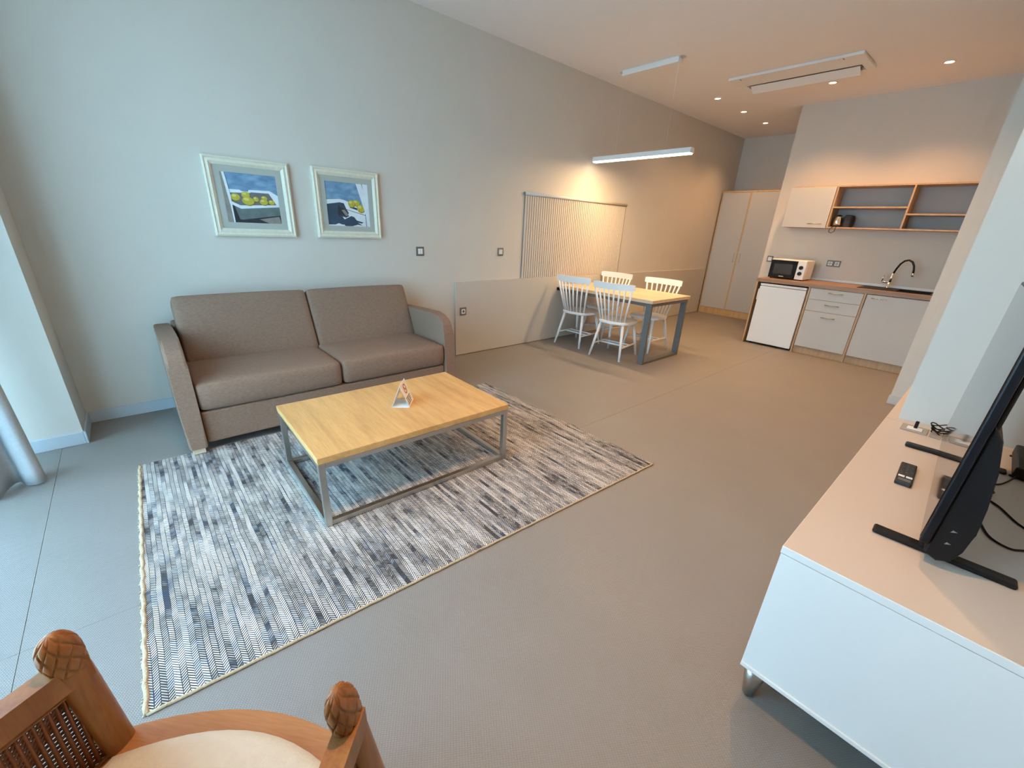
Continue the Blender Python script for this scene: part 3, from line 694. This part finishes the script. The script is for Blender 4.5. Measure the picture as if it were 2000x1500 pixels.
# microwave
t = Th('microwave', 'white microwave with a black door and two knobs on the worktop', 'microwave', (2.03, 7.40, ZW))
mx0, mx1, my0, my1, mz0, mz1 = 1.800, 2.258, 7.215, 7.58, ZW + .012, ZW + .272
t.part('body', B().box(mx0, mx1, my0, my1, mz0, mz1, 0.006), M_whitep)
d = t.part('door', B().box(mx0, 2.148, my0 - .014, my0, mz0 + .002, mz1 - .012, 0.003), M_glassd)
t.part('door_window', B().box(mx0 + .05, 2.148 - .05, my0 - .0150, my0 - .0142, mz0 + .055, mz1 - .06), mat('oven_window', (0.03, 0.026, 0.022), 0.25), d)
t.part('brand_mark', B().box(1.945, 2.005, my0 - .0150, my0 - .0142, mz0 + .022, mz0 + .030), M_whitep, d)
t.part('control_panel', B().box(2.150, mx1, my0 - .012, my0, mz0 + .002, mz1 - .004, 0.003), M_whitep)
for z in (mz0 + .165, mz0 + .085):
    bb = B(); bb.prism([(2.203 + .026 * math.cos(k * math.pi / 10), z + .026 * math.sin(k * math.pi / 10)) for k in range(20)], my0 - .03, my0 - .012, 'y')
    t.part('knob', bb, M_black)
t.part('side_vent', B().box(mx1, mx1 + .003, my0 + .05, my1 - .05, mz0 + .05, mz1 - .05, 0.001), M_whitep)
for x in (mx0 + .03, mx1 - .03):
    for y in (my0 + .03, my1 - .03): t.part('foot', B().lathe([(0.012, 0), (0.012, 0.014)], (x, y, ZW + .0005), 10), M_black)
# kitchen wall switch and sockets
def plate_y(name, label, cat, x0, x1, y, z0, z1, n, kind):
    t = Th(name, label, cat, ((x0 + x1) / 2, y, (z0 + z1) / 2), 'grey framed switches and sockets')
    t.part('plate', B().box(x0, x1, y - .009, y, z0, z1, 0.003), M_sock)
    w_ = (x1 - x0) / n; h = (z1 - z0)
    for k in range(n):
        xc = x0 + w_ * (k + .5); zc = (z0 + z1) / 2; r = h * .30
        ins = t.part('insert', B().box(xc - r, xc + r, y - .0125, y - .009, zc - r, zc + r, 0.001), M_whitep)
        if kind == 'socket':
            bb = B(); bb.prism([(xc + r * .8 * math.cos(q * math.pi / 8), zc + r * .8 * math.sin(q * math.pi / 8)) for q in range(16)], y - .0131, y - .0126, 'y')
            t.part('socket_well', bb, mat('socket_well_grey', (0.42, 0.41, 0.39), 0.5), ins)
plate_y('light_switch', 'grey framed switch on the kitchen wall left of the microwave', 'switch', 1.562, 1.648, YK, 1.172, 1.262, 1, 'switch')
plate_y('double_socket', 'grey framed double socket on the kitchen wall right of the microwave', 'socket', 2.375, 2.540, YK, 1.175, 1.262, 2, 'socket')
# wall cabinet and open shelves
YC = 7.395
t = Th('wall_cabinet', 'beige-fronted kitchen wall cabinet with one door left of the open shelves', 'cabinet', (2.02, 7.55, 1.69))
t.part('carcass', B().box(1.742, 2.300, YC + .018, YK - .001, 1.682, 2.212, 0.001), M_oakk)
d = t.part('door', B().box(1.744, 2.294, YC, YC + .017, 1.684, 2.200, 0.0015), M_cab)
bar_handle(t, d, 2.07, 2.24, 1.735, YC)
t = Th('open_shelf', 'oak open wall shelf with two bays above the sink', 'shelf', (3.03, 7.55, 1.69))
def brd(n, *a): t.part(n, B().box(*a, 0.001, 1), M_oakk)
brd('top_board', 2.302, 3.762, YC, YK - .001, 2.194, 2.212); brd('bottom_board', 2.302, 3.762, YC, YK - .001, 1.682, 1.700)
for x in (2.302, 3.090, 3.744): brd('upright', x, x + .018, YC, YK - .001, 1.700, 2.194)
brd('shelf_board', 2.320, 3.090, YC, YK - .001, 1.936, 1.954); brd('shelf_board', 3.108, 3.744, YC, YK - .001, 1.857, 1.875)
t.part('back_panel', B().box(2.320, 3.744, YK - .006, YK - .001, 1.700, 2.194), mat('shelf_back_grey', (0.40, 0.41, 0.40), 0.7))
# small appliance on the shelf
t = Th('kettle', 'black and chrome electric kettle with its cord hanging on the open shelf', 'kettle', (2.44, 7.52, 1.70))
KC = (2.402, 7.47, 1.7005)
t.part('base', B().lathe([(0.056, 0.0), (0.058, 0.012), (0.050, 0.02)], KC, 22), M_black)
t.part('jug', B().lathe([(0.049, 0.021), (0.050, 0.05), (0.043, 0.11), (0.037, 0.135)], KC, 24), M_chrome)
t.part('lid', B().lathe([(0.037, 0.136), (0.031, 0.148), (0.010, 0.156)], KC, 20), M_black)
t.part('handle', B().tube([(2.402, 7.50, 1.83), (2.402, 7.555, 1.825), (2.402, 7.56, 1.76), (2.402, 7.515, 1.725)], 0.010, 8), M_black)
t.part('cord', B().tube([(2.40, 7.42, 1.706), (2.385, 7.386, 1.705), (2.355, 7.380, 1.67), (2.355, 7.380, 1.635), (2.385, 7.381, 1.622), (2.415, 7.381, 1.645), (2.42, 7.383, 1.70), (2.43, 7.43, 1.706)], 0.004, 6), M_black)
tag(B().box(2.468, 2.545, 7.46, 7.66, 1.7005, 1.855, 0.012, 3).obj('canister', M_blackm), 'matt black box standing beside the kettle on the open shelf', 'box')

# ------------------------------------------------------------------ sideboard
t = Th('sideboard', 'low pale sideboard with tapered metal legs carrying the television', 'sideboard', (4.30, 2.06, 0))
t.part('carcass', B().box(3.992, 4.62, 1.292, 2.832, 0.165, 0.632, 0.002), M_side)
t.part('top', B().box(3.977, 4.63, 1.284, 2.836, 0.634, 0.6585, 0.0015), M_side)
t.part('top_sheet', B().box(3.9785, 4.63, 1.2865, 2.836, 0.6586, 0.660), M_sidet)
t.part('end_panel', B().box(3.979, 4.628, 1.2845, 1.292, 0.150, 0.6325, 0.001), M_side)
t.part('bottom_rail', B().box(3.979, 4.628, 1.280, 2.834, 0.150, 0.166, 0.002), M_side)
for k in range(3):
    y0 = 1.296 + k * 0.512; d = t.part('door', B().box(3.978, 3.992, y0, y0 + .508, 0.170, 0.630, 0.0015), M_side)
    t.part('handle', B().box(3.962, 3.978, y0 + .20, y0 + .31, 0.585, 0.593, 0.002), M_steel, d)
for x in (4.02, 4.585):
    for y in (1.335, 2.79):
        t.part('leg', B().lathe([(0.019, 0.0), (0.039, 0.142)], (x, y, 0.004), 18), M_steel)
        t.part('leg_plate', B().box(x - .03, x + .09, y - .035, y + .035, 0.144, 0.150), M_steel)
        t.part('glide', B().lathe([(0.016, 0), (0.016, 0.004)], (x, y, 0), 12), M_black)

# television
ZS = 0.660
tv = thing('television', 'flat black television on two long feet, seen edge-on on the sideboard', 'television', (4.214, 2.045, ZS), math.radians(2.0))
# local: screen faces -x, width along y
def tilt(b_): bmesh.ops.transform(b_.bm, matrix=Matrix.Rotation(math.radians(1.0), 4, 'Y'), verts=b_.bm.verts); return b_
HW = 0.525; Z0, Z1 = 0.066, 0.735
tilt(B().box(0.001, 0.022, -HW, HW, Z0, Z1, 0.004)).obj('bezel', M_tvblue, tv)
tilt(B().box(-0.0012, 0.0012, -HW + .008, HW - .008, Z0 + .014, Z1 - .008)).obj('screen', M_screen, tv)
prof = [(0.020, 0.035), (0.050, 0.022), (0.075, 0.035), (0.088, 0.075), (0.092, 0.14), (0.085, 0.22), (0.070, 0.32), (0.050, 0.40), (0.022, 0.44)]
tilt(B().prism(prof, -HW + .012, HW - .012, 'y', bev=0.006)).obj('rear_housing', M_black, tv)
tilt(B().box(0.022, 0.034, -HW + .02, HW - .02, 0.40, Z1 - .02, 0.004)).obj('rear_cover', M_black, tv)
for y, x0, x1 in ((-0.435, -0.095, 0.215), (0.455, -0.100, 0.215)):
    f_ = B(); f_.box(x0, x1, y - .023, y + .023, 0.0005, 0.014, 0.0065, 3); f_.obj('foot', M_black, tv)
    B().box(0.012, 0.05, y - .016, y + .016, 0.010, 0.075, 0.004).obj('foot_post', M_black, tv)
for z in (0.085, 0.125):
    B().prism([(0.050, z - .003), (0.062, z + .002), (0.053, z + .005)], -HW + .0105, -HW + .012, 'y').obj('marking', mat('marking_grey', (0.2, 0.2, 0.2), 0.5), tv)

# remote control
r = thing('remote_control', 'black remote control with two white keys lying on the sideboard in front of the television', 'remote', (4.147, 2.130, ZS + .0005), math.radians(2))
B().box(-0.025, 0.025, -0.108, 0.108, 0, 0.016, 0.005, 3).obj('body', M_blackm, r)
for x in (-0.0115, 0.0115): B().box(x - .0095, x + .0095, -0.058, -0.044, 0.0155, 0.0185, 0.001).obj('white_key', M_whitep, r)
for j in range(7):
    for i in range(3):
        B().lathe([(0.0045, 0.0155), (0.004, 0.0178)], (-0.014 + i * .014, -0.025 + j * .018, 0), 8).obj('key', mat('key_grey', (0.05, 0.05, 0.055), 0.5), r)
for j in range(2): B().box(-0.018, 0.018, -0.078 - j * .012, -0.075 - j * .012, 0.0155, 0.0165).obj('printed_line', mat('key_print', (0.35, 0.35, 0.35), 0.5), r)

# sockets let into the sideboard top
M_sockt = mat('socket_taupe', (0.33, 0.30, 0.25), 0.45)
def top_socket(x0, x1, label):
    t = Th('desk_socket', label, 'socket', ((x0 + x1) / 2, 2.755, ZS), 'sockets let into the sideboard top')
    t.part('plate', B().box(x0, x1, 2.708, 2.806, ZS + .0003, ZS + .006, 0.002), M_sockt)
    xm = (x0 + x1) / 2
    t.part('insert', B().box(xm - .028, xm + .028, 2.730, 2.775, ZS + .006, ZS + .009, 0.001), M_whitep)
    t.part('plug', B().box(xm - .006, xm + .008, 2.752, 2.766, ZS + .009, ZS + .045, 0.003), M_black)
top_socket(4.050, 4.150, 'grey socket plate with a black plug in the sideboard top beside the white pier')
tag(B().box(4.158, 4.20, 2.705, 2.795, ZS + .0003, ZS + .006, 0.002).obj('cable_outlet', M_sockt), 'small blank grey cable outlet plate beside the desk socket', 'outlet')
cb = B()
for k in range(4):
    pts = [(4.182 + (0.024 + .004 * k) * math.cos(a_), 2.775 + .016 * math.sin(a_ + k), ZS + .012 + .012 * k + .010 * math.sin(2 * a_ + k)) for a_ in [2 * math.pi * j / 20 for j in range(20)]]
    cb.tube(pts, 0.0028, 6, closed=True)
tag(cb.obj('cable_coil', M_black), 'coiled black cable behind the far corner of the television', 'cable')
# set-top box and cables behind the television
t = Th('media_box', 'flat black media box behind the television on the sideboard', 'media box', (4.49, 2.62, ZS))
t.part('case', B().box(4.425, 4.60, 2.47, 2.79, ZS + .004, ZS + .052, 0.006), M_black)
for x in (4.43, 4.575):
    for y in (2.50, 2.76): t.part('foot', B().lathe([(0.01, 0), (0.01, 0.005)], (x, y, ZS), 8), M_black)
def spline(pts, n=8):
    out = []
    P = [Vector(p) for p in pts]; P = [P[0]] + P + [P[-1]]
    for i in range(1, len(P) - 2):
        for k in range(n):
            u = k / n; a0, a1, a2, a3 = P[i - 1], P[i], P[i + 1], P[i + 2]
            out.append(0.5 * ((2 * a1) + (a2 - a0) * u + (2 * a0 - 5 * a1 + 4 * a2 - a3) * u * u + (3 * a1 - a0 - 3 * a2 + a3) * u ** 3))
    out.append(P[-2]); return out
zc_ = ZS + .004
tag(B().tube(spline([(4.44, 2.47, ZS + .02), (4.40, 2.36, zc_), (4.352, 2.305, zc_), (4.385, 2.25, zc_), (4.352, 2.19, zc_), (4.40, 2.13, zc_), (4.46, 2.02, zc_), (4.56, 1.98, zc_)]), 0.0032, 6).obj('power_cable', M_black), 'black cable zigzagging from the media box across the sideboard', 'cable')
tag(B().tube(spline([(4.345, 2.02, zc_), (4.36, 1.95, zc_), (4.385, 1.86, zc_), (4.43, 1.83, zc_), (4.48, 1.86, zc_), (4.58, 1.80, zc_)]), 0.0032, 6).obj('television_cable', M_black), 'black cable curving out from behind the television to the wall', 'cable')

# ------------------------------------------------------------------ rattan armchair
hd = Vector((-0.652, 0.758)); ac = thing('cane_armchair', 'brown carved wooden armchair with cane sides and a cream seat, in the foreground', 'chair', (3.462, -0.073, 0), math.atan2(0.652, 0.758))
# local: +y faces the room, x to the right
def post(sx_):
    bb = B(); n = 20; rings = []
    zs = [0.0, 0.2, 0.40, 0.55, 0.66, 0.70, 0.715]
    hs = [0.8, 0.9, 1.0, 1.0, 1.0, 0.98, 0.94]
    for z, h in zip(zs, hs):
        u = max(0.0, (z - 0.0) / 0.80); x = sx_ * (0.335 - 0.067 * u); y = 0.075 - 0.075 * u
        rings.append([bb.bm.verts.new((x + 0.019 * h * math.copysign(abs(math.cos(a)) ** .7, math.cos(a)), y + 0.028 * h * math.copysign(abs(math.sin(a)) ** .7, math.sin(a)), z)) for a in [2 * math.pi * k / n for k in range(n)]])
    for i in range(len(rings) - 1):
        for k in range(n):
            f = bb.bm.faces.new((rings[i][k], rings[i][(k + 1) % n], rings[i + 1][(k + 1) % n], rings[i + 1][k])); f.smooth = True
    bb.bm.faces.new(rings[0][::-1]); bb.bm.faces.new(rings[-1])
    p = bb.obj('front_post', M_teak, ac)
    # carved pinecone scales on the post head
    sc = B(); NA, NZ_ = 96, 40; rg = []
    for j in range(NZ_ + 1):
        v = j / NZ_; z = 0.700 + 0.100 * v
        h = 1.06 * math.sqrt(max(0.0, 1 - max(0.0, (v - 0.45) / 0.555) ** 2.4)) if v > 0.45 else 0.97 + 0.09 * math.sin(math.pi / 2 * v / 0.45)
        h = max(h, 0.06)
        u = z / .80; x = sx_ * (0.335 - 0.067 * u); y = 0.075 - 0.075 * u; row = []
        for k in range(NA):
            a_ = 2 * math.pi * k / NA
            g1 = abs(math.sin(4 * a_ + 7.5 * v)); g2 = abs(math.sin(4 * a_ - 7.5 * v)); gr = min(g1, g2)
            e_ = -0.0042 * max(0.0, 1 - gr / 0.34) * min(1, h * 1.5)
            row.append(sc.bm.verts.new((x + (0.0205 * h + e_) * math.copysign(abs(math.cos(a_)) ** .85, math.cos(a_)), y + (0.0295 * h + e_) * math.copysign(abs(math.sin(a_)) ** .85, math.sin(a_)), z)))
        rg.append(row)
    for j in range(NZ_):
        for k in range(NA):
            f = sc.bm.faces.new((rg[j][k], rg[j][(k + 1) % NA], rg[j + 1][(k + 1) % NA], rg[j + 1][k])); f.smooth = True
    sc.bm.faces.new(rg[0][::-1]); sc.bm.faces.new(rg[-1])
    sc.obj('carved_head', M_teak, ac)
def side(sx_):
    # top rail, lower rail, rear post and cane between
    def px(y, z):
        u = z / .80; return sx_ * (0.335 - 0.067 * u) + sx_ * 0.05 * min(1, max(0, -y / .45))
    yb = -0.50
    n = 8; tp = [(px(-0.52 * k / n, .69), 0.03 - 0.53 * k / n, 0.695 + 0.02 * k / n) for k in range(n + 1)]
    bb = B()
    for i in range(n):
        (x0, y0, z0), (x1, y1, z1) = tp[i], tp[i + 1]
        A = [bb.bm.verts.new(v) for v in ((x0 - .019, y0, z0 - .03), (x0 + .019, y0, z0 - .03), (x0 + .019, y0, z0 + .022), (x0 - .019, y0, z0 + .022))]
        C = [bb.bm.verts.new(v) for v in ((x1 - .019, y1, z1 - .03), (x1 + .019, y1, z1 - .03), (x1 + .019, y1, z1 + .022), (x1 - .019, y1, z1 + .022))]
        for k in range(4): bb.bm.faces.new((A[k], A[(k + 1) % 4], C[(k + 1) % 4], C[k]))
    bmesh.ops.remove_doubles(bb.bm, verts=bb.bm.verts, dist=1e-5); bb.obj('arm_rail', M_teak, ac)
    B().tube([(px(0, .40), 0.03, .40), (px(yb, .40), yb, .40)], 0.02, 8).obj('side_rail', M_teak, ac)
    B().tube([(px(yb, 0.0), yb - .02, 0.0), (px(yb, .42), yb, .42), (px(yb, .82), yb - .05, .82)], 0.026, 10).obj('rear_post', M_teak, ac)
    # beading round the cane
    bd = [(px(0, .66) , 0.0, .652), (px(-.2, .66), -.22, .66), (px(yb, .66), yb + .03, .675), (px(yb, .44), yb + .03, .43), (px(-.2, .44), -.22, .425), (px(0, .44), 0.015, .425)]
    B().tube(bd, 0.008, 6, closed=True).obj('beading', M_teak, ac)
    cn = B()
    def P3(y, z): return Vector((px(y, z), y, z))
    M_ = 44
    for k in range(M_ + 1):
        y = 0.03 - (0.50) * k / M_
        cn.tube([P3(y, .415), P3(y, .675)], 0.0040, 4)
    for k in range(23):
        z = .42 + .255 * k / 22
        cn.tube([P3(0.03, z) + Vector((sx_ * .002, 0, 0)), P3(-.24, z) + Vector((sx_ * .002, 0, 0)), P3(-.485, z) + Vector((sx_ * .002, 0, 0))], 0.0042, 4)
    for k in range(-9, 44):
        y0 = 0.03 - 0.50 * k / M_; 
        a0 = max(0, (y0 - 0.03) / 0.26); y1 = y0 - .255
        if y0 > 0.03 or y1 < -.485: continue
        cn.tube([P3(y0, .42), P3(y1, .675)], 0.0028, 4); cn.tube([P3(y0, .675), P3(y1, .42)], 0.0028, 4)
    o_ = cn.obj('cane_panel', wood('cane', (0.22, 0.075, 0.025), (0.13, 0.04, 0.012), axis=2, scale=30), ac); o_['kind'] = 'stuff'
for sx_ in (-1, 1): post(sx_); side(sx_)
# backrest
bk = B(); bk.tube([(-.37, -.55, .80), (-.2, -.60, .86), (0, -.615, .88), (.2, -.60, .86), (.37, -.55, .80)], 0.024, 10); bk.obj('crest_rail', M_teak, ac)
cn = B()
for k in range(25):
    x = -.33 + .66 * k / 24; yy = -.59 + .05 * (x / .35) ** 2
    cn.tube([(x, yy + .05, .44), (x, yy, .855 - .05 * (x / .35) ** 2)], 0.0042, 4)
for k in range(22):
    z = .45 + .36 * k / 21; cn.tube([(-.33, -.53 - .03 * (z - .44) / .4, z), (0, -.555 - .04 * (z - .44) / .4, z), (.33, -.53 - .03 * (z - .44) / .4, z)], 0.0042, 4)
o_ = cn.obj('back_cane', MATS['cane'], ac); o_['kind'] = 'stuff'
B().tube([(-.36, -.50, .40), (.36, -.50, .40)], 0.02, 8).obj('rear_rail', M_teak, ac)
# seat frame with bowed front, and cushion
def seat_outline(e, yr):
    pts = []
    for k in range(15):
        u = -1 + 2 * k / 14; pts.append((u * (0.325 - e), 0.148 - 0.092 * u * u - e))
    return pts + [(0.345 - e, yr + e), (-0.345 + e, yr + e)]
bb = B(); oo = seat_outline(0, -.50); ii = seat_outline(0.055, -.50)
n = len(oo)
Vs = [[bb.bm.verts.new((p[0], p[1], z)) for p in L_] for L_, z in ((oo, .365), (oo, .42), (ii, .42), (ii, .365))]
for i in range(4):
    for k in range(n): bb.bm.faces.new((Vs[i][k], Vs[i][(k + 1) % n], Vs[(i + 1) % 4][(k + 1) % n], Vs[(i + 1) % 4][k]))
M_teakx = wood('brown_teak_rail', (0.44, 0.20, 0.075), (0.29, 0.115, 0.038), axis=0, scale=26, rough=0.35)
bb.obj('seat_frame', M_teakx, ac)
bb = B(); lay = ((0.052, .395), (0.048, .425), (0.052, .438), (0.075, .447), (0.14, .454))
rg = [[bb.bm.verts.new((p[0], p[1], z)) for p in seat_outline(e, -.50)] for e, z in lay]
for i in range(len(lay) - 1):
    for k in range(n):
        f = bb.bm.faces.new((rg[i][k], rg[i][(k + 1) % n], rg[i + 1][(k + 1) % n], rg[i + 1][k])); f.smooth = True
bb.bm.faces.new(rg[0][::-1]); bb.bm.faces.new(rg[-1])
bb.obj('seat_cushion', M_cream, ac)

# ------------------------------------------------------------------ curtain
cp = [(0.74, -0.70), (0.79, -0.66), (0.835, -0.638), (0.873, -0.640), (0.893, -0.665), (0.872, -0.705), (0.808, -0.735), (0.815, -0.765), (0.87, -0.785), (0.945, -0.800), (0.972, -0.828), (0.93, -0.86), (0.85, -0.875), (0.80, -0.90), (0.83, -0.93), (0.92, -0.945)]
pts = spline([(x, y, 0) for x, y in cp], 6)
cb = B(); NZ = 14; rows = []
for k in range(NZ + 1):
    z = 0.012 + (3.18 - 0.012) * (k / NZ) ** 1.4; fz = min(1.0, z / 1.2); row = []
    for p in pts:
        row.append(cb.bm.verts.new((p.x - 0.16 * fz + 0.0 * z, p.y - 0.07 * fz, z)))
    rows.append(row)
for k in range(NZ):
    for i in range(len(pts) - 1):
        f = cb.bm.faces.new((rows[k][i], rows[k][i + 1], rows[k + 1][i + 1], rows[k + 1][i])); f.smooth = True
cu = tag(cb.obj('curtain', M_curt), 'grey fabric curtain gathered beside the white wall pier at the window', 'curtain')
md = cu.modifiers.new('thickness', 'SOLIDIFY'); md.thickness = 0.004
